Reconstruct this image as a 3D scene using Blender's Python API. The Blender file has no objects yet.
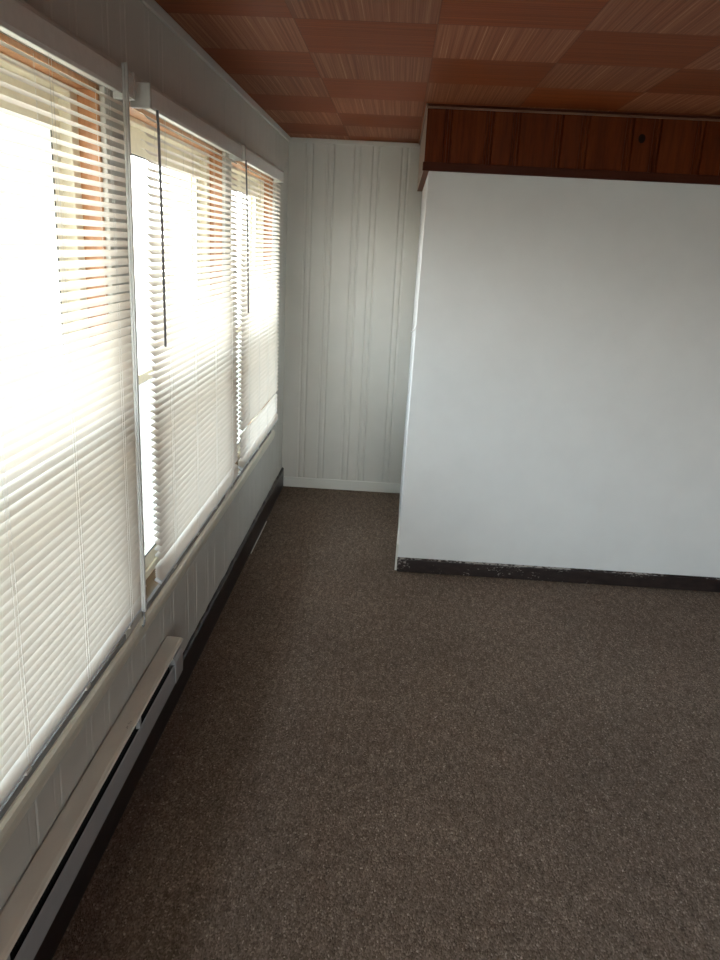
import bpy, bmesh, math, random
from mathutils import Vector, Matrix

random.seed(7)
S = bpy.context.scene
COL = S.collection

# ------------------------------------------------------------------ sizes
H = 2.30            # ceiling height
D = 5.3285          # far alcove wall
PF = 3.928          # front face of the white partition
RX, RY = 5.60, -3.60   # right wall, rear wall
WT = 0.13           # wall thickness on the window side

# ------------------------------------------------------------------ helpers
def new_mat(name):
    m = bpy.data.materials.new(name)
    m.use_nodes = True
    nt = m.node_tree
    return m, nt, nt.nodes['Principled BSDF'], nt.nodes['Material Output']

def N(nt, kind, **kw):
    n = nt.nodes.new(kind)
    for k, v in kw.items():
        setattr(n, k, v)
    return n

def math_node(nt, op, a, b=None, c=None):
    n = N(nt, 'ShaderNodeMath', operation=op)
    for i, v in enumerate((a, b, c)):
        if v is None:
            continue
        if isinstance(v, (int, float)):
            n.inputs[i].default_value = v
        else:
            nt.links.new(v, n.inputs[i])
    return n.outputs[0]

def mapping(nt, scale=(1, 1, 1), loc=(0, 0, 0)):
    tc = N(nt, 'ShaderNodeTexCoord')
    mp = N(nt, 'ShaderNodeMapping')
    mp.inputs['Scale'].default_value = scale
    mp.inputs['Location'].default_value = loc
    nt.links.new(tc.outputs['Object'], mp.inputs['Vector'])
    return mp.outputs['Vector']

def noise(nt, vec, scale, detail=3, rough=0.55):
    n = N(nt, 'ShaderNodeTexNoise')
    n.inputs['Scale'].default_value = scale
    n.inputs['Detail'].default_value = detail
    n.inputs['Roughness'].default_value = rough
    nt.links.new(vec, n.inputs['Vector'])
    return n.outputs['Fac']

def ramp(nt, fac, stops):
    r = N(nt, 'ShaderNodeValToRGB')
    cr = r.color_ramp
    while len(cr.elements) < len(stops):
        cr.elements.new(0.5)
    for e, (p, c) in zip(cr.elements, stops):
        e.position = p
        e.color = (*c, 1) if len(c) == 3 else c
    nt.links.new(fac, r.inputs['Fac'])
    return r.outputs['Color']

def mixc(nt, fac, a, b, mode='MIX'):
    n = N(nt, 'ShaderNodeMix', data_type='RGBA', blend_type=mode)
    for sock, v in ((n.inputs['Factor'], fac), (n.inputs['A'], a), (n.inputs['B'], b)):
        pass
    fs, As, Bs = n.inputs[0], n.inputs[6], n.inputs[7]
    for sock, v in ((fs, fac), (As, a), (Bs, b)):
        if isinstance(v, (int, float)):
            sock.default_value = v
        elif isinstance(v, tuple):
            sock.default_value = (*v, 1)
        else:
            nt.links.new(v, sock)
    return n.outputs[2]

def bump(nt, height, strength, dist, bsdf):
    b = N(nt, 'ShaderNodeBump')
    b.inputs['Strength'].default_value = strength
    b.inputs['Distance'].default_value = dist
    nt.links.new(height, b.inputs['Height'])
    nt.links.new(b.outputs['Normal'], bsdf.inputs['Normal'])

def paint(name, col, rough=0.5, var=0.04, bump_s=0.15, spec=0.35):
    m, nt, b, o = new_mat(name)
    v = mapping(nt)
    f = noise(nt, v, 6.0, 4)
    lo = tuple(c * (1 - var) for c in col)
    hi = tuple(min(1, c * (1 + var)) for c in col)
    nt.links.new(ramp(nt, f, [(0.3, lo), (0.7, hi)]), b.inputs['Base Color'])
    b.inputs['Roughness'].default_value = rough
    b.inputs['Specular IOR Level'].default_value = spec
    bump(nt, noise(nt, v, 140.0, 2), bump_s, 0.001, b)
    return m

def plain(name, col, rough=0.5, metal=0.0, spec=0.5):
    m, nt, b, o = new_mat(name)
    v = mapping(nt)
    f = noise(nt, v, 40.0, 2)
    lo = tuple(c * 0.94 for c in col)
    nt.links.new(ramp(nt, f, [(0.3, lo), (0.7, col)]), b.inputs['Base Color'])
    b.inputs['Roughness'].default_value = rough
    b.inputs['Metallic'].default_value = metal
    b.inputs['Specular IOR Level'].default_value = spec
    return m

def wood(name, dark, light, scale, rough=0.4, fine=1.0, spec=0.5):
    m, nt, b, o = new_mat(name)
    v = mapping(nt, scale)
    f = noise(nt, v, 1.0, 6, 0.65)
    f2 = noise(nt, mapping(nt, (3, 3, 3)), 1.0, 2)
    c = ramp(nt, f, [(0.3, dark), (0.72, light)])
    c = mixc(nt, math_node(nt, 'MULTIPLY', f2, 0.5), c, tuple(0.6 * x for x in dark))
    nt.links.new(c, b.inputs['Base Color'])
    b.inputs['Roughness'].default_value = rough
    b.inputs['Specular IOR Level'].default_value = spec
    bump(nt, f, 0.1 * fine, 0.001, b)
    return m

# ------------------------------------------------------------------ materials
M = {}
M['wall'] = paint('painted_panelling', (0.56, 0.545, 0.505), 0.45, 0.03)
M['drywall'] = paint('painted_drywall', (0.69, 0.70, 0.70), 0.5, 0.025)
M['trim'] = paint('white_trim_paint', (0.64, 0.63, 0.59), 0.4, 0.03)
M['sill_paint'] = paint('cream_sill_paint', (0.74, 0.70, 0.60), 0.35, 0.05)
M['vinyl'] = plain('cream_vinyl', (0.90, 0.84, 0.68), 0.35)
M['sill_wood'] = wood('weathered_sill_wood', (0.11, 0.07, 0.035), (0.32, 0.20, 0.10), (60, 5, 60), 0.5)
M['gasket'] = plain('black_gasket', (0.015, 0.015, 0.016), 0.5)
M['frame_wood'] = wood('stained_window_wood', (0.50, 0.22, 0.095), (0.72, 0.38, 0.19), (60, 60, 6), 0.4)
M['soffit_wood'] = wood('dark_stained_pine', (0.085, 0.016, 0.004), (0.19, 0.044, 0.010), (45, 45, 4), 0.45, 1.0, 0.06)
M['soffit_trim'] = wood('dark_stained_trim', (0.055, 0.014, 0.007), (0.09, 0.024, 0.012), (4, 50, 50), 0.45, 1.0, 0.06)
M['lit_edge'] = wood('painted_lit_edge', (0.16, 0.075, 0.045), (0.30, 0.16, 0.10), (10, 10, 10), 0.35)  # lighter tone painted in for the lit edge of the soffit trim
M['metal_white'] = plain('white_headrail_enamel', (0.80, 0.79, 0.76), 0.35)
M['rail'] = plain('cool_light_rail_enamel', (0.80, 0.83, 0.87), 0.3)  # white rail tinted cool, bluish light put into the colour
M['bracket'] = plain('plastic_bracket', (0.60, 0.59, 0.55), 0.4)
M['cord'] = plain('white_cord', (0.66, 0.65, 0.62), 0.8)
M['wand'] = plain('grey_wand_plastic', (0.20, 0.20, 0.21), 0.25)
M['cord_grey'] = plain('grey_cord', (0.45, 0.44, 0.42), 0.5)
M['gap_shade'] = paint('painted_gap_shade', (0.25, 0.245, 0.24), 0.5)  # grey standing in for the shaded gap under the blinds
M['side_shade'] = paint('painted_side_shade', (0.36, 0.29, 0.24), 0.5)  # soffit side: shade put into the colour of a pale board
M['knot'] = plain('pine_knot', (0.012, 0.005, 0.003), 0.7, 0, 0.1)
M['fin'] = plain('dark_fins', (0.012, 0.012, 0.012), 0.6)
M['heater_panel'] = plain('grey_heater_enamel', (0.36, 0.36, 0.37), 0.4)
M['plaster_strip'] = plain('pale_strip', (0.62, 0.58, 0.52), 0.5)
M['concrete'] = paint('pale_concrete', (0.37, 0.315, 0.25), 0.9, 0.08)
M['hook'] = plain('white_peg_paint', (0.85, 0.85, 0.85), 0.4)

M['brown_panel'] = wood('brown_wall_panelling', (0.10, 0.045, 0.02), (0.20, 0.09, 0.045), (30, 30, 3), 0.45)
m, nt, b, o = new_mat('insect_mesh')
nt.nodes.remove(b)
t = N(nt, 'ShaderNodeBsdfTransparent'); t.inputs['Color'].default_value = (1, 1, 1, 1)
df = N(nt, 'ShaderNodeBsdfDiffuse'); df.inputs['Color'].default_value = (0.05, 0.05, 0.05, 1)
mx = N(nt, 'ShaderNodeMixShader'); mx.inputs[0].default_value = 0.36
nt.links.new(t.outputs[0], mx.inputs[1]); nt.links.new(df.outputs[0], mx.inputs[2])
nt.links.new(mx.outputs[0], o.inputs['Surface'])
M['screen'] = m

# translucent slats
m, nt, b, o = new_mat('slat_enamel')
v = mapping(nt)
f = noise(nt, v, 9.0, 2)
c = ramp(nt, f, [(0.3, (0.84, 0.81, 0.77)), (0.7, (0.87, 0.84, 0.80))])
nt.links.new(c, b.inputs['Base Color'])
b.inputs['Roughness'].default_value = 0.38
tr = N(nt, 'ShaderNodeBsdfTranslucent')
tr.inputs['Color'].default_value = (0.88, 0.80, 0.71, 1)
mx = N(nt, 'ShaderNodeMixShader')
mx.inputs[0].default_value = 0.30
nt.links.new(b.outputs[0], mx.inputs[1]); nt.links.new(tr.outputs[0], mx.inputs[2])
nt.links.new(mx.outputs[0], o.inputs['Surface'])
M['slat'] = m

# clear thin panes
m, nt, b, o = new_mat('window_glass')
nt.nodes.remove(b)
t = N(nt, 'ShaderNodeBsdfTransparent'); t.inputs['Color'].default_value = (0.96, 0.98, 0.97, 1)
g = N(nt, 'ShaderNodeBsdfGlossy'); g.inputs['Roughness'].default_value = 0.02
lw = N(nt, 'ShaderNodeLayerWeight'); lw.inputs['Blend'].default_value = 0.5
fr = math_node(nt, 'ADD', math_node(nt, 'MULTIPLY', math_node(nt, 'POWER', lw.outputs['Facing'], 5.0), 0.6), 0.03)
mx = N(nt, 'ShaderNodeMixShader')
nt.links.new(fr, mx.inputs[0]); nt.links.new(t.outputs[0], mx.inputs[1]); nt.links.new(g.outputs[0], mx.inputs[2])
nt.links.new(mx.outputs[0], o.inputs['Surface'])
M['glass'] = m

# carpet: brown loop pile with fine flecks
m, nt, b, o = new_mat('brown_loop_carpet')
v = mapping(nt, (1.0, 0.62, 1.0))
vo = N(nt, 'ShaderNodeTexVoronoi'); vo.inputs['Scale'].default_value = 260
nt.links.new(v, vo.inputs['Vector'])
sep = N(nt, 'ShaderNodeSeparateColor'); nt.links.new(vo.outputs['Color'], sep.inputs[0])
base = ramp(nt, sep.outputs[0], [(0.0, (0.090, 0.063, 0.046)), (0.45, (0.148, 0.107, 0.082)),
                                (0.85, (0.190, 0.140, 0.109)), (0.98, (0.25, 0.19, 0.152)), (1.0, (0.36, 0.29, 0.24))])
big = noise(nt, mapping(nt), 1.6, 4)
shade = ramp(nt, big, [(0.3, (0.88, 0.86, 0.84)), (0.7, (1.08, 1.06, 1.04))])
c = mixc(nt, 1.0, base, shade, 'MULTIPLY')
mid = noise(nt, mapping(nt, (1.0, 0.3, 1)), 55, 3)
c = mixc(nt, 1.0, c, ramp(nt, mid, [(0.3, (0.78, 0.78, 0.78)), (0.7, (1.2, 1.2, 1.2))]), 'MULTIPLY')
nt.links.new(c, b.inputs['Base Color'])
b.inputs['Roughness'].default_value = 0.95
b.inputs['Specular IOR Level'].default_value = 0.1
bump(nt, math_node(nt, 'SUBTRACT', 1.0, vo.outputs['Distance']), 0.6, 0.004, b)
M['carpet'] = m

# ceiling: checkerboard of grass-cloth tiles with the grain turned in every second tile
m, nt, b, o = new_mat('checkered_fibre_tiles')
tc = N(nt, 'ShaderNodeTexCoord')
sx = N(nt, 'ShaderNodeSeparateXYZ'); nt.links.new(tc.outputs['Object'], sx.inputs[0])
T = 0.4245
u = math_node(nt, 'DIVIDE', math_node(nt, 'SUBTRACT', sx.outputs[0], 0.387 - 10 * T), T)
w = math_node(nt, 'DIVIDE', math_node(nt, 'SUBTRACT', sx.outputs[1], 2.583 - 20 * T), T)
iu, iw = math_node(nt, 'FLOOR', u), math_node(nt, 'FLOOR', w)
par = math_node(nt, 'MODULO', math_node(nt, 'ADD', iu, iw), 2.0)      # 1 = strands run away from the viewer
cell = N(nt, 'ShaderNodeCombineXYZ'); nt.links.new(iu, cell.inputs[0]); nt.links.new(iw, cell.inputs[1])
wn = N(nt, 'ShaderNodeTexWhiteNoise'); nt.links.new(cell.outputs[0], wn.inputs['Vector'])
off = N(nt, 'ShaderNodeVectorMath', operation='SCALE'); nt.links.new(wn.outputs['Color'], off.inputs[0]); off.inputs['Scale'].default_value = 30
def strands(sc):
    mp = N(nt, 'ShaderNodeVectorMath', operation='MULTIPLY'); nt.links.new(tc.outputs['Object'], mp.inputs[0]); mp.inputs[1].default_value = sc
    ad = N(nt, 'ShaderNodeVectorMath', operation='ADD'); nt.links.new(mp.outputs[0], ad.inputs[0]); nt.links.new(off.outputs[0], ad.inputs[1])
    return ad.outputs[0]
s1 = noise(nt, strands((150, 0.7, 1)), 1.0, 4, 0.7)
s2 = noise(nt, strands((1.5, 120, 1)), 1.0, 3, 0.6)
ca = ramp(nt, s1, [(0.30, (0.18, 0.050, 0.020)), (0.50, (0.275, 0.094, 0.045)), (0.64, (0.37, 0.155, 0.083)), (0.76, (0.60, 0.36, 0.225))])
cb = ramp(nt, s2, [(0.28, (0.165, 0.036, 0.008)), (0.75, (0.29, 0.070, 0.018))])
c = mixc(nt, par, cb, ca)
tv = ramp(nt, wn.outputs['Value'], [(0, (0.86, 0.86, 0.86)), (1, (1.12, 1.12, 1.12))])
c = mixc(nt, 1.0, c, tv, 'MULTIPLY')
fu, fw = math_node(nt, 'FRACT', u), math_node(nt, 'FRACT', w)
def edge(f):
    return math_node(nt, 'MINIMUM', f, math_node(nt, 'SUBTRACT', 1.0, f))
ed = math_node(nt, 'MINIMUM', edge(fu), edge(fw))
seam = math_node(nt, 'LESS_THAN', ed, 0.006)
c = mixc(nt, math_node(nt, 'MULTIPLY', seam, 0.3), c, (0.035, 0.012, 0.008))
nt.links.new(c, b.inputs['Base Color'])
b.inputs['Roughness'].default_value = 0.5
b.inputs['Specular IOR Level'].default_value = 0.08
sm = N(nt, 'ShaderNodeMix', data_type='FLOAT')
nt.links.new(par, sm.inputs[0]); nt.links.new(s2, sm.inputs[2]); nt.links.new(s1, sm.inputs[3])
bump(nt, math_node(nt, 'SUBTRACT', sm.outputs[0], math_node(nt, 'MULTIPLY', seam, 0.8)), 0.35, 0.0012, b)
M['ceiling'] = m

# dark baseboard with worn flecks of old paint
def worn_board(name, fleck, cover):
    m, nt, b, o = new_mat(name)
    v = mapping(nt, (1, 1, 2.2))
    f = noise(nt, v, 55, 5, 0.7)
    f2 = noise(nt, v, 6, 2)
    c = ramp(nt, noise(nt, v, 14, 4), [(0.3, (0.012, 0.008, 0.008)), (0.7, (0.032, 0.021, 0.019))])
    msk = ramp(nt, math_node(nt, 'MULTIPLY', f, math_node(nt, 'ADD', f2, 0.42)), [(cover, (0, 0, 0)), (cover + 0.05, (1, 1, 1))])
    nt.links.new(mixc(nt, msk, c, fleck), b.inputs['Base Color'])
    b.inputs['Roughness'].default_value = 0.35
    b.inputs['Specular IOR Level'].default_value = 0.4
    return m
M['base_dark'] = worn_board('worn_dark_baseboard', (0.34, 0.31, 0.29), 0.60)
M['worn_lip'] = worn_board('worn_grey_lip', (0.36, 0.33, 0.31), 0.46)
M['base_black'] = worn_board('black_baseboard', (0.10, 0.09, 0.085), 0.72)

# heater cover enamel with scuffs
m, nt, b, o = new_mat('scuffed_cream_enamel')
v = mapping(nt, (1, 0.5, 1))
f = noise(nt, v, 30, 4, 0.6)
c = ramp(nt, noise(nt, mapping(nt, (3, 1, 1)), 5, 3), [(0.3, (0.64, 0.60, 0.54)), (0.7, (0.76, 0.72, 0.64))])
msk = ramp(nt, f, [(0.70, (0, 0, 0)), (0.74, (1, 1, 1))])
nt.links.new(mixc(nt, msk, c, (0.10, 0.085, 0.07)), b.inputs['Base Color'])
b.inputs['Roughness'].default_value = 0.38
M['heater'] = m

# ------------------------------------------------------------------ mesh helpers
def obj(name, bm, mat, parent=None, smooth=False):
    me = bpy.data.meshes.new(name)
    bmesh.ops.recalc_face_normals(bm, faces=bm.faces[:])
    bm.to_mesh(me); bm.free()
    mats = mat if isinstance(mat, (list, tuple)) else [mat]
    for x in mats:
        me.materials.append(x)
    if smooth:
        for p in me.polygons:
            p.use_smooth = True
    ob = bpy.data.objects.new(name, me)
    COL.objects.link(ob)
    if parent is not None:
        ob.parent = parent
        ob.matrix_parent_inverse = Matrix.Translation(-parent.location)
    return ob

def box(bm, x0, x1, y0, y1, z0, z1, bev=0.0, seg=2, mi=0):
    vs = [bm.verts.new((x, y, z)) for x in (x0, x1) for y in (y0, y1) for z in (z0, z1)]
    idx = [(0, 1, 3, 2), (4, 6, 7, 5), (0, 4, 5, 1), (2, 3, 7, 6), (0, 2, 6, 4), (1, 5, 7, 3)]
    fs = [bm.faces.new([vs[i] for i in f]) for f in idx]
    for f in fs:
        f.material_index = mi
    bmesh.ops.recalc_face_normals(bm, faces=fs)
    if bev:
        es = list({e for f in fs for e in f.edges})
        r = bmesh.ops.bevel(bm, geom=es, offset=bev, segments=seg, affect='EDGES', profile=0.5)
        for f in r['faces']:
            f.material_index = mi
    return bm

def extrude_profile(bm, pts, y0, y1, cap=True):
    """closed (x,z) outline run along y"""
    a = [bm.verts.new((x, y0, z)) for x, z in pts]
    c = [bm.verts.new((x, y1, z)) for x, z in pts]
    n = len(pts)
    for i in range(n):
        bm.faces.new((a[i], a[(i + 1) % n], c[(i + 1) % n], c[i]))
    if cap:
        bm.faces.new(a); bm.faces.new(c)

def tube(bm, pts, r, n=8):
    pts = [Vector(p) for p in pts]
    rings = []
    for i, p in enumerate(pts):
        d = (pts[min(i + 1, len(pts) - 1)] - pts[max(i - 1, 0)]).normalized()
        a = d.cross(Vector((0.37, 0.91, 0.17))).normalized()
        b2 = d.cross(a).normalized()
        rings.append([bm.verts.new(p + a * (r * math.cos(2 * math.pi * k / n)) + b2 * (r * math.sin(2 * math.pi * k / n))) for k in range(n)])
    for q, s in zip(rings, rings[1:]):
        for k in range(n):
            bm.faces.new((q[k], q[(k + 1) % n], s[(k + 1) % n], s[k]))
    bm.faces.new(rings[0][::-1]); bm.faces.new(rings[-1])

def B():
    return bmesh.new()

def struct(o):
    o['kind'] = 'structure'
    return o

def root(name, loc, label=None, cat=None, group=None):
    e = bpy.data.objects.new(name, None)
    e.empty_display_size = 0.1
    e.location = loc
    COL.objects.link(e)
    if label:
        e['label'] = label; e['category'] = cat
    if group:
        e['group'] = group
    return e

def groove_centres(a, b, start, wide=0.20, narrow=0.13):
    out, y, k = [], start, 0
    while y < b:
        if y > a + 0.03:
            out.append(y)
        y += wide if k % 2 == 0 else narrow
        k += 1
    return out

def panel_profile(a, b, cs, depth=0.0020, e=0.0):
    """points along a panelled face: (position, depth) with a bead between two grooves at every centre"""
    pts = [(a, 0.0)]
    for c in cs:
        if c - 0.026 < a or c + 0.026 > b:
            continue
        pts += [(c - 0.024 - e, 0.0), (c - 0.018, -depth), (c - 0.012 + e, -0.001), (c + 0.012 - e, -0.001), (c + 0.018, -depth), (c + 0.024 + e, 0.0)]
    pts.append((b, 0.0))
    return pts

# ------------------------------------------------------------------ the room shell
bm = B(); box(bm, -WT, RX + 0.1, RY - 0.1, D + 0.1, -0.08, 0.0)
struct(obj('floor', bm, M['carpet']))
bm = B(); box(bm, -WT, RX + 0.1, RY - 0.1, D + 0.1, H, H + 0.08)
struct(obj('ceiling', bm, M['ceiling']))

OPEN = [(0.797, 2.034), (2.178, 3.392), (3.512, 4.728)]    # the three window openings along the left wall
OZ0, OZ1 = 0.530, 2.006
REAR_ADDED = [(-1.917, -0.680), (-0.560, 0.677)]                   # two more, unseen, added behind the camera for light

bm = B()
def grooved(bm, y0, y1, z0, z1, start=-0.42):
    pr = panel_profile(y0, y1, groove_centres(y0, y1, start - 10 * 0.33))
    lo = [bm.verts.new((d, y, z0)) for y, d in pr]
    hi = [bm.verts.new((d, y, z1)) for y, d in pr]
    for i in range(len(pr) - 1):
        bm.faces.new((lo[i], lo[i + 1], hi[i + 1], hi[i]))
    # solid behind the panelling
    bl = [bm.verts.new((-WT, y, z)) for y, z in ((y0, z0), (y1, z0), (y1, z1), (y0, z1))]
    bm.faces.new(bl)
    bm.faces.new(lo[::-1] + [bl[0], bl[1]])
    bm.faces.new(hi + [bl[2], bl[3]])
    bm.faces.new((lo[0], hi[0], bl[3], bl[0]))
    bm.faces.new((lo[-1], bl[1], bl[2], hi[-1]))
grooved(bm, RY, D, 0.0, OZ0)
grooved(bm, RY, D, OZ1, H)
ys = [RY] + [v for p in REAR_ADDED + OPEN for v in p] + [D]
for a, c in zip(ys[0::2], ys[1::2]):
    grooved(bm, a, c, OZ0, OZ1)
struct(obj('wall_left', bm, M['wall']))

# far wall of the alcove: painted boards
bm = B()
pr = panel_profile(0.0, 0.86, [0.135, 0.27, 0.442, 0.558, 0.742], 0.0055, 0.005)
lo = [bm.verts.new((x, D - d, 0.0)) for x, d in pr]
hi = [bm.verts.new((x, D - d, H)) for x, d in pr]
for i in range(len(pr) - 1):
    bm.faces.new((lo[i], lo[i + 1], hi[i + 1], hi[i]))
bk = [bm.verts.new(p) for p in ((0, D + 0.1, 0), (0.86, D + 0.1, 0), (0.86, D + 0.1, H), (0, D + 0.1, H))]
bm.faces.new(bk); bm.faces.new(lo[::-1] + [bk[0], bk[1]]); bm.faces.new(hi + [bk[2], bk[3]])
bm.faces.new((lo[0], hi[0], bk[3], bk[0])); bm.faces.new((lo[-1], bk[1], bk[2], hi[-1]))
struct(obj('wall_far', bm, M['wall']))

# white partition: its corner leans a little out of plumb
SZ = 2.018
bm = B()
fr_ = [(0.829, PF, 0), (RX, PF, 0), (RX, PF, SZ), (0.853, PF, SZ)]
bk_ = [(0.846, D, 0), (RX, D, 0), (RX, D, SZ), (0.860, D, SZ)]
a = [bm.verts.new(p) for p in fr_]; c = [bm.verts.new(p) for p in bk_]
bm.faces.new(a); bm.faces.new(c[::-1])
for i in range(4):
    bm.faces.new((a[i], c[i], c[(i + 1) % 4], a[(i + 1) % 4]))
struct(obj('wall_partition', bm, M['drywall']))

# panelled soffit over the partition: dark boards in front, side darkened in colour as shade
SX0, SF = 0.828, 3.902
bm = B()
cs = [0.929, 1.116, 1.238, 1.429, 1.547, 1.747, 1.870, 2.064]
x, k = 2.064, 0
while x < RX - 0.3:
    x += 0.125 if k % 2 == 0 else 0.195
    cs.append(x); k += 1
pts = [(SX0, 0)]
for c_ in cs:
    pts += [(c_ - 0.020, 0), (c_ - 0.015, -0.010), (c_ - 0.006, -0.010), (c_ - 0.003, 0.003), (c_ + 0.006, 0.003), (c_ + 0.009, -0.010), (c_ + 0.014, -0.010), (c_ + 0.018, 0)]
pts.append((RX, 0))
lo = [bm.verts.new((x, SF - d, SZ)) for x, d in pts]
hi = [bm.verts.new((x, SF - d, H)) for x, d in pts]
for i in range(len(pts) - 1):
    bm.faces.new((lo[i], lo[i + 1], hi[i + 1], hi[i]))
bk = [bm.verts.new(p) for p in ((SX0, D, SZ), (RX, D, SZ), (RX, D, H), (SX0, D, H))]
f = bm.faces.new((lo[0], hi[0], bk[3], bk[0])); f.material_index = 1
bm.faces.new(lo[::-1] + [bk[0], bk[1]]); bm.faces.new(hi + [bk[2], bk[3]])
bm.faces.new((lo[-1], bk[1], bk[2], hi[-1]))
# one dark knot in the boards
r0 = 0.017
kc = Vector((1.803, SF - 0.0006, 2.196))
kv = [bm.verts.new(kc + Vector((r0 * 0.95 * math.cos(t), 0, r0 * 1.15 * math.sin(t)))) for t in [i * math.pi / 7 for i in range(14)]]
f = bm.faces.new(kv); f.material_index = 2
struct(obj('wall_soffit', bm, [M['soffit_wood'], M['side_shade'], M['knot']]))

# walls behind the camera, with an unseen wide window added at the rear for light
bm = B(); box(bm, RX, RX + 0.1, RY, D, 0, H)
struct(obj('wall_right', bm, M['brown_panel']))
RW = (0.80, 2.60, 0.06, 1.95)
bm = B()
box(bm, -WT, RX + 0.1, RY - 0.1, RY, 0, RW[2]); box(bm, -WT, RX + 0.1, RY - 0.1, RY, RW[3], H)
box(bm, -WT, RW[0], RY - 0.1, RY, RW[2], RW[3]); box(bm, RW[1], RX + 0.1, RY - 0.1, RY, RW[2], RW[3])
struct(obj('wall_rear', bm, M['brown_panel']))

# ------------------------------------------------------------------ trim and baseboards
def trim(name, bm, mat):
    return struct(obj(name, bm, mat))
bm = B(); box(bm, 0.0, 0.020, 0.60, 4.800, OZ1, 2.074, 0.004); trim('trim_1', bm, M['trim'])        # head casing over the windows
bm = B()                                                                                              # rounded sill nosing
extrude_profile(bm, [(0, 0.458), (0.008, 0.460), (0.017, 0.472), (0.023, 0.490), (0.0255, 0.510), (0.023, 0.524), (0.016, 0.530), (0, 0.530)], 0.60, 4.80)
trim('trim_2', bm, M['sill_paint'])
bm = B()
for a, c in OPEN:
    box(bm, -0.0008, 0.012, a, c, 0.530, 0.550, 0.002)
trim('trim_10', bm, M['gap_shade'])  # strip added to show the dark gap below the bottom rails
bm = B()
for a, c in ((OPEN[0][1], OPEN[1][0]), (OPEN[1][1], OPEN[2][0]), (OPEN[2][1], 4.80), (0.62, OPEN[0][0])):
    box(bm, 0.0, 0.012, a, c, 0.530, OZ1, 0.002)
trim('trim_3', bm, M['trim'])                                                                         # mullion casings
bm = B(); box(bm, 0.0, 0.014, RY, D, H - 0.030, H, 0.004); trim('trim_4', bm, M['wall'])              # strip along the ceiling, window side
bm = B(); box(bm, 0.014, SX0, D - 0.014, D, H - 0.028, H, 0.004); trim('trim_5', bm, M['wall'])       # strip along the ceiling, far wall
bm = B(); box(bm, SX0 - 0.006, RX, SF - 0.016, SF, SZ - 0.002, SZ + 0.036, 0.003); trim('trim_6', bm, M['soffit_trim'])   # dark board under the soffit panelling
bm = B()                                                                                              # quarter round at the top of the soffit
q = [(0, 0)] + [(-0.008 * math.cos(t), -0.010 * math.sin(t)) for t in [i * math.pi / 10 for i in range(6)]]
a = [bm.verts.new((SX0 - 0.002, SF + y, H + z)) for y, z in q]
c = [bm.verts.new((RX, SF + y, H + z)) for y, z in q]
for i in range(len(q)):
    bm.faces.new((a[i], a[(i + 1) % len(q)], c[(i + 1) % len(q)], c[i]))
bm.faces.new(a); bm.faces.new(c)
trim('trim_7', bm, M['soffit_trim'])
bm = B(); box(bm, SX0 - 0.004, RX, SF - 0.014, SF - 0.001, H - 0.019, H - 0.011, 0.002); box(bm, SX0 - 0.008, SX0, SF - 0.02, D, H - 0.012, H, 0.001)
trim('trim_8', bm, M['lit_edge'])  # thin strips painted as the lit line along the soffit top

bm = B()
n = 160
rng = random.Random(3)
lo, hi = [], []
prof = []
yy = [RY + (D - RY) * i / n for i in range(n + 1)]
rows = []
for y in yy:
    h = 0.132 + rng.uniform(-0.004, 0.004)
    rows.append([bm.verts.new(p) for p in ((0, y, 0), (0.015, y, 0), (0.015, y, h - 0.006), (0.010, y, h), (0, y, h))])
for r1, r2 in zip(rows, rows[1:]):
    for i in range(5):
        bm.faces.new((r1[i], r1[(i + 1) % 5], r2[(i + 1) % 5], r2[i]))
bm.faces.new(rows[0]); bm.faces.new(rows[-1])
struct(obj('baseboard_left', bm, M['base_black']))
bm = B(); box(bm, 0.015, 0.846, D - 0.014, D, 0.0, 0.072, 0.004); struct(obj('baseboard_far', bm, M['trim']))
bm = B(); box(bm, 0.829, RX, PF - 0.014, PF, 0.0, 0.070, 0.003)
struct(obj('baseboard_partition', bm, M['base_dark']))
bm = B(); box(bm, 0.830, RX, PF - 0.009, PF, 0.070, 0.080, 0.002); trim('trim_9', bm, M['worn_lip'])
bm = B()
pv = [(0.818, PF + 0.004, 0), (0.832, PF + 0.004, 0), (0.832, PF + 0.004, 0.15), (0.821, PF + 0.004, 0.15)]
qv = [(0.832, PF + 0.55, 0), (0.846, PF + 0.55, 0), (0.846, PF + 0.55, 0.15), (0.835, PF + 0.55, 0.15)]
a = [bm.verts.new(p) for p in pv]; c = [bm.verts.new(p) for p in qv]
bm.faces.new(a); bm.faces.new(c[::-1])
for i in range(4):
    bm.faces.new((a[i], c[i], c[(i + 1) % 4], a[(i + 1) % 4]))
struct(obj('baseboard_side', bm, M['trim']))

# ------------------------------------------------------------------ windows
def ring(bm, x0, x1, y0, y1, z0, z1, wl, wr, wb, wt, bev=0.003):
    box(bm, x0, x1, y0, y0 + wl, z0, z1, bev); box(bm, x0, x1, y1 - wr, y1, z0, z1, bev)
    box(bm, x0, x1, y0 + wl, y1 - wr, z0, z0 + wb, bev); box(bm, x0, x1, y0 + wl, y1 - wr, z1 - wt, z1, bev)

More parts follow.
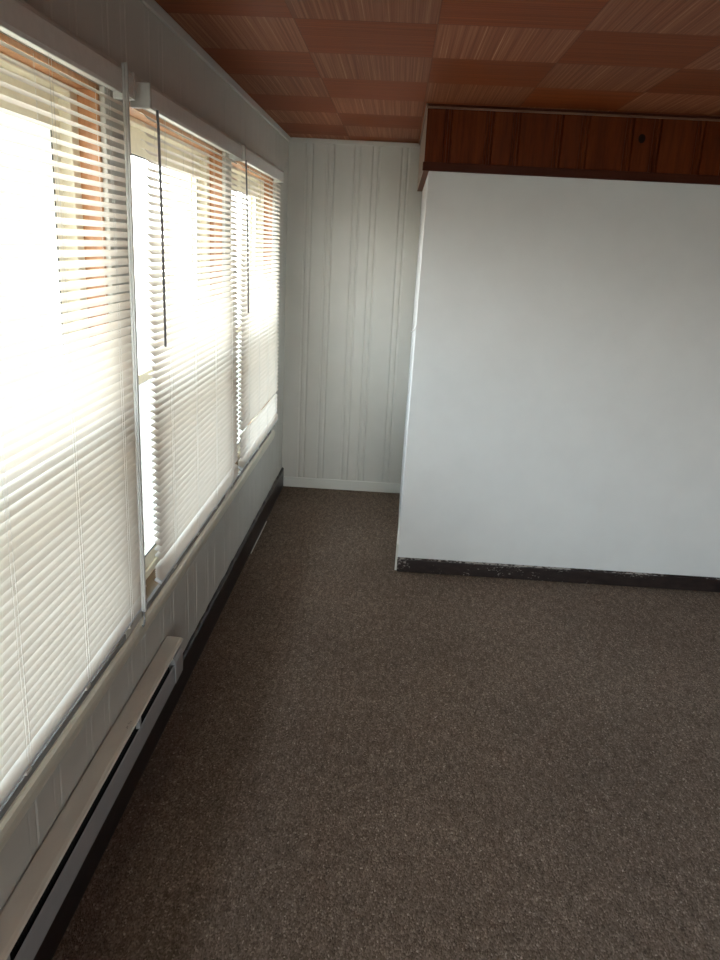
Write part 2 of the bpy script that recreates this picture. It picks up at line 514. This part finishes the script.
for i, (y0, y1) in enumerate(OPEN + REAR_ADDED):  # the last two are out of view, added to brighten the room
    w = struct(root('window_%d' % (i + 1), (0, (y0 + y1) / 2, OZ0)))
    bm = B(); ring(bm, -WT, -0.001, y0, y1, OZ0, OZ1, 0.012, 0.012, 0.014, 0.012, 0.001); struct(obj('frame', bm, M['frame_wood'], w))
    bm = B(); box(bm, -0.050, -0.0005, y0 + 0.012, y1 - 0.012, OZ0 + 0.014, OZ0 + 0.018, 0.001); struct(obj('sill_board', bm, M['sill_wood'], w))
    a, c = y0 + 0.012, y1 - 0.012
    bm = B(); ring(bm, -0.104, -0.050, a, c, OZ0 + 0.014, OZ1 - 0.012, 0.045, 0.045, 0.030, 0.016); struct(obj('vinyl_liner', bm, M['vinyl'], w))
    a += 0.045; c -= 0.045
    mz = 1.225
    for nm, x0, x1, z0, z1 in (('upper_sash', -0.098, -0.078, mz - 0.012, OZ1 - 0.028), ('lower_sash', -0.076, -0.056, OZ0 + 0.044, mz + 0.018)):
        bm = B(); ring(bm, x0, x1, a, c, z0, z1, 0.05, 0.05, 0.05 if nm == 'lower_sash' else 0.03, 0.03 if nm == 'lower_sash' else 0.078); s = struct(obj(nm, bm, M['vinyl'], w))
        bm = B(); ring(bm, x1 - 0.001, x1 + 0.001, a + 0.05, c - 0.05, z0 + (0.05 if nm == 'lower_sash' else 0.03), z1 - (0.03 if nm == 'lower_sash' else 0.078), 0.004, 0.004, 0.005 if nm == 'lower_sash' else 0.0005, 0.0005 if nm == 'lower_sash' else 0.005, 0); obj('gasket', bm, M['gasket'], s)
        bm = B(); box(bm, (x0 + x1) / 2 - 0.002, (x0 + x1) / 2 + 0.002, a + 0.05, c - 0.05, z0 + (0.05 if nm == 'lower_sash' else 0.03), z1 - (0.03 if nm == 'lower_sash' else 0.078)); obj('pane', bm, M['glass'], s)
    bm = B(); box(bm, -0.1095, -0.1085, a + 0.01, c - 0.01, OZ0 + 0.05, mz); struct(obj('insect_screen', bm, M['screen'], w))

w = struct(root('window_6', ((RW[0] + RW[1]) / 2, RY, RW[2])))  # glazed opening out of view, added to light partition and floor
bm = B()
for a, c, e, f_ in ((RW[0], RW[0] + .06, RW[2], RW[3]), (RW[1] - .06, RW[1], RW[2], RW[3]), (1.67, 1.73, RW[2] + .06, RW[3] - .06)):
    box(bm, a, c, RY - 0.08, RY - 0.01, e, f_)
box(bm, RW[0] + .06, RW[1] - .06, RY - 0.08, RY - 0.01, RW[2], RW[2] + .06); box(bm, RW[0] + .06, RW[1] - .06, RY - 0.08, RY - 0.01, RW[3] - .06, RW[3])
struct(obj('frame', bm, M['vinyl'], w))
for a, c in ((RW[0] + .06, 1.67), (1.73, RW[1] - .06)):
    bm = B(); box(bm, a, c, RY - 0.047, RY - 0.043, RW[2] + .06, RW[3] - .06); struct(obj('pane', bm, M['glass'], w))

# ------------------------------------------------------------------ venetian blinds
PITCH, SW, TILT = 0.0215, 0.0255, math.radians(30)
def slat(bm, y0, y1, xc, zc, tilt, sag=0.0, camber=0.0040):
    us = [-0.5, -0.27, 0.0, 0.27, 0.5]
    L = y1 - y0
    secs = [(0, .45), (0.002, .72), (0.006, .92), (0.012, 1.0)]
    secs = [(y0 + s, k) for s, k in secs] + [(y0 + L * t, 1.0) for t in (0.33, 0.66)] + [(y1 - s, k) for s, k in secs[::-1]]
    ca, sa = math.cos(tilt), math.sin(tilt)
    prev = None
    for y, k in secs:
        t = (y - y0) / L
        row = []
        for u_ in us:
            p = u_ * SW * k
            h = camber * (1 - 4 * u_ * u_ * k * k) - sag * 4 * t * (1 - t)
            row.append(bm.verts.new((xc + p * ca + h * sa, y, zc - p * sa + h * ca)))
        if prev:
            for i in range(4):
                bm.faces.new((prev[i], prev[i + 1], row[i + 1], row[i]))
        prev = row

def blind(y0, y1, zb, label, wand=None, rng_seed=0, low_shut=False, cord=None, ns=2):
    rg = random.Random(rng_seed)
    XB = 0.048
    r = root('venetian_blind', (XB, (y0 + y1) / 2, zb), label, 'window blind', 'white venetian blinds along the window wall')
    ztop, zh = 2.040, 1.984
    # headrail: a channel with a rounded lower lip
    bm = B()
    extrude_profile(bm, [(0.0215, zh + 0.016), (0.0670, zh + 0.014), (0.0685, zh), (0.0705, zh + 0.001), (0.072, zh + 0.008), (0.072, ztop - 0.006), (0.069, ztop), (0.0215, ztop)], y0 - 0.012, y1 + 0.006)
    hr = obj('headrail', bm, M['metal_white'], r)
    for ya in (y0 - 0.020, y1 - 0.006):
        bm = B(); box(bm, 0.0205, 0.0745, ya + 0.006, ya + 0.022, zh - 0.001, ztop + 0.004, 0.003); obj('bracket', bm, M['bracket'], r)
    # slats
    bm = B()
    z = zh - 0.016
    zs = []
    zstack = zb + 0.024 + ns * 0.0062
    while z > zstack + 0.012:
        zs.append((z, math.radians(24.5 + 10.0 * (z - 0.64) / 1.35 + rg.uniform(-1.5, 1.5))))
        z -= PITCH
    for i in range(ns):
        zs.append((zb + 0.020 + i * 0.0062, TILT))
    zz = []
    for z, t in zs:
        if low_shut:
            if 0.795 < z < 0.828:
                continue
            if z <= 0.795 and z > zstack:
                t = math.radians(66 + rg.uniform(-2, 2))
        zz.append((z, t))
    for z, t in zz:
        dx = 0.010 * (1.99 - z) / 1.35
        slat(bm, y0 + rg.uniform(-.001, .001), y1 + rg.uniform(-.001, .001), XB + dx, z, t, rg.uniform(0, 0.0012))
    obj('slat_panel', bm, M['slat'], r, smooth=True)
    xb = XB + 0.010
    bm = B(); box(bm, -0.013, 0.013, y0, y1, -0.005, 0.005, 0.003)
    bmesh.ops.rotate(bm, verts=bm.verts[:], cent=(0, 0, 0), matrix=Matrix.Rotation(TILT, 3, 'Y'))
    bmesh.ops.translate(bm, verts=bm.verts[:], vec=(xb, 0, zb + 0.012)); obj('bottom_rail', bm, M['rail'], r)
    L = y1 - y0
    for k in range(4):
        yl = y0 + 0.15 + (L - 0.30) * k / 3
        bm = B()
        for sx_ in (-0.0142, 0.0142):
            tube(bm, [(XB + sx_, yl, zh), (xb + sx_, yl, zb + 0.010)], 0.00042, 5)
        tube(bm, [(XB + 0.0145, yl + 0.012, zh), (xb + 0.0145, yl + 0.012, zb + 0.010)], 0.00042, 5)
        obj('ladder_cord', bm, M['cord'], r)
        bm = B(); box(bm, xb + 0.004, xb + 0.0145, yl - 0.010, yl + 0.012, zb - 0.003, zb + 0.005, 0.0015); obj('cord_plug', bm, M['bracket'], r)
    if wand:
        bm = B(); tube(bm, [(0.080, wand[0], 1.985), (0.081, wand[0] + 0.004, 1.94), (0.083, wand[0] + (wand[2] - wand[0]) * .5, 1.7), (0.082, wand[2], wand[1])], 0.0038, 6)
        obj('tilt_wand', bm, M['wand'], r)
    if cord:
        bm = B()
        tube(bm, [(0.0810, cord, 2.045), (0.0815, cord + 0.004, 1.5), (0.0815, cord + 0.008, 0.95), (0.082, cord + 0.012, 0.655)], 0.0045, 8)
        tube(bm, [(0.0885, cord - 0.003, 2.045), (0.0885, cord + 0.001, 1.5), (0.0885, cord + 0.004, 0.95), (0.089, cord + 0.008, 0.655)], 0.0036, 8)
        lc = obj('lift_cord', bm, M['cord_grey'], r)
        bm = B()
        tube(bm, [(0.085, cord + 0.010, 0.66), (0.085, cord + 0.010, 0.625), (0.086, cord + 0.004, 0.617), (0.087, cord - 0.008, 0.616), (0.087, cord - 0.014, 0.622)], 0.0028, 8)
        obj('cord_end', bm, M['wand'], lc)
    return r

blind(0.832, 2.064, 0.640, 'nearest white venetian blind, cut by the picture edge, grey cord at its far end', None, 11, cord=1.972)
blind(2.205, 3.415, 0.632, 'middle of the three white venetian blinds, dark wand at its near end', (2.232, 1.362, 2.256), 12, ns=6)
blind(3.500, 4.628, 0.632, 'white venetian blind nearest the far corner, bright gap above its shut lowest slats', (3.478, 1.356, 3.548), 13, low_shut=True, ns=4)

# ------------------------------------------------------------------ baseboard heater
HY0, HY1 = -0.30, 2.462
h = root('baseboard_heater', (0.03, (HY0 + HY1) / 2, 0.178), 'long scuffed cream and grey electric baseboard heater on the window wall', 'heater')
bm = B(); extrude_profile(bm, [(0.0005, 0.180), (0.004, 0.180), (0.004, 0.306), (0.0005, 0.306)], HY0, HY1 - 0.002); obj('back_plate', bm, M['heater_panel'], h)
bm = B()
extrude_profile(bm, [(0.003, 0.316), (0.008, 0.3185), (0.052, 0.3165), (0.060, 0.3135), (0.0630, 0.3080), (0.0620, 0.3075), (0.058, 0.311), (0.050, 0.3135), (0.008, 0.3155), (0.004, 0.306), (0.003, 0.306)], HY0, HY1)
obj('top_cover', bm, M['heater'], h)
bm = B()
extrude_profile(bm, [(0.0575, 0.186), (0.0560, 0.250), (0.0545, 0.2560), (0.0525, 0.2575), (0.0520, 0.2560), (0.0535, 0.250), (0.055, 0.188), (0.049, 0.184), (0.049, 0.182), (0.055, 0.183)], HY0, HY1 - 0.085)
obj('front_panel', bm, M['heater_panel'], h)
bm = B()
for k in range(int((HY1 - 0.12 - HY0) / 0.012)):
    y = HY0 + 0.02 + k * 0.012
    box(bm, 0.012, 0.044, y, y + 0.0008, 0.20, 0.262)
tube(bm, [(0.028, HY0, 0.231), (0.028, HY1 - 0.08, 0.231)], 0.008, 8)
fi = obj('heating_element', bm, M['fin'], h); 
bm = B()
pr = [(0.004, 0.180), (0.054, 0.180), (0.0600, 0.188), (0.0600, 0.262), (0.052, 0.276), (0.056, 0.300), (0.056, 0.310), (0.048, 0.3125), (0.004, 0.3145)]
extrude_profile(bm, pr, HY1 - 0.088, HY1 - 0.001)
obj('end_cap', bm, M['heater_panel'], h)
for ys_, l in ((1.99, 0.02), (1.17, 0.02)):
    bm = B(); box(bm, 0.046, 0.0585, ys_, ys_ + l * .7, 0.262, 0.309, 0.001); obj('damper_clip', bm, M['heater_panel'], h)

# ------------------------------------------------------------------ small loose things
bm = B()
tube(bm, [(0.0190, 4.03, 0.003), (0.0190, 4.2, 0.003), (0.0198, 4.38, 0.003), (0.0192, 4.56, 0.003)], 0.0030, 6)
o_ = obj('pale_strip', bm, M['plaster_strip'])
o_['label'] = 'thin pale strip lying on the carpet against the dark baseboard under the windows'; o_['category'] = 'strip'
bm = B()
tube(bm, [(0.846, PF + 0.010, 1.302), (0.838, PF + 0.008, 1.287), (0.829, PF + 0.007, 1.277), (0.820, PF + 0.006, 1.275)], 0.0035, 7)
o_ = obj('wall_peg', bm, M['hook'])
o_['label'] = 'tiny white peg sticking out of the bright corner edge of the white partition'; o_['category'] = 'peg'

# ------------------------------------------------------------------ outside
bm = B(); box(bm, -30, -WT - 0.02, -25, 30, -0.75, -0.65); box(bm, -WT - 0.02, 20, -25, RY - 0.12, -0.75, -0.65)
o_ = struct(obj('ground', bm, M['concrete']))
bm = B(); box(bm, -0.85, -WT - 0.005, RY, D + 0.6, 2.16, 2.30); struct(obj('added_eave', bm, M['trim']))  # unseen overhang added to keep high sky light off the slats
bm = B(); box(bm, -0.85, RX + 0.5, RY - 1.6, RY - 0.12, 2.16, 2.30); struct(obj('added_porch_roof', bm, M['trim']))  # unseen roof added to block high sky at the rear opening

# ------------------------------------------------------------------ light: a bright overcast sky through the windows
wd = bpy.data.worlds.new('overcast_sky'); S.world = wd
wd.use_nodes = True
nt = wd.node_tree
bg = nt.nodes['Background']
tc = N(nt, 'ShaderNodeTexCoord')
sp = N(nt, 'ShaderNodeSeparateXYZ'); nt.links.new(tc.outputs['Generated'], sp.inputs[0])
nt.links.new(ramp(nt, math_node(nt, 'ADD', math_node(nt, 'MULTIPLY', sp.outputs[2], 0.5), 0.5),
                  [(0.48, (0.62, 0.58, 0.52)), (0.56, (0.95, 0.95, 0.94)), (0.66, (0.74, 0.88, 1.0)), (1.0, (0.62, 0.81, 1.0))]), bg.inputs['Color'])
SKY = 13.0
bg.inputs['Strength'].default_value = SKY

def portal(name, loc, rot, sx_, sy_):
    l = bpy.data.lights.new(name, 'AREA'); l.shape = 'RECTANGLE'; l.size = sx_; l.size_y = sy_
    l.cycles.is_portal = True
    o = bpy.data.objects.new(name, l); o.location = loc; o.rotation_euler = rot
    COL.objects.link(o)
for i, (y0, y1) in enumerate(OPEN + REAR_ADDED):
    portal('daylight_portal', (-0.125, (y0 + y1) / 2, (OZ0 + OZ1) / 2), (0, -math.pi / 2, 0), OZ1 - OZ0, y1 - y0)
portal('daylight_portal', ((RW[0] + RW[1]) / 2, RY - 0.09, (RW[2] + RW[3]) / 2), (math.pi / 2, 0, 0), RW[1] - RW[0], RW[3] - RW[2])

# ------------------------------------------------------------------ camera
r_ = Vector((0.99757933, 0.04886818, 0.04947094)); u_ = Vector((-0.06136262, 0.28396543, 0.95686899)); f_ = Vector((-0.03271241, 0.9575884, -0.28627672))
cam = bpy.data.cameras.new('camera')
cam.sensor_fit = 'HORIZONTAL'; cam.sensor_width = 36.0; cam.lens = 784.5 / 720 * 36.0
cam.clip_start = 0.02
co = bpy.data.objects.new('camera', cam); COL.objects.link(co)
mw = Matrix((r_, u_, -f_)).transposed().to_4x4()
mw.translation = Vector((0.7411, 0.0, 1.6707))
co.matrix_world = mw
S.camera = co

S.view_settings.view_transform = 'Standard'
S.view_settings.look = 'None'
S.view_settings.gamma = 1.0
S.view_settings.use_curve_mapping = False
S.view_settings.exposure = 0.44
S.cycles.max_bounces = 14
S.cycles.diffuse_bounces = 8
S.cycles.transparent_max_bounces = 12
S.cycles.sample_clamp_indirect = 8.0
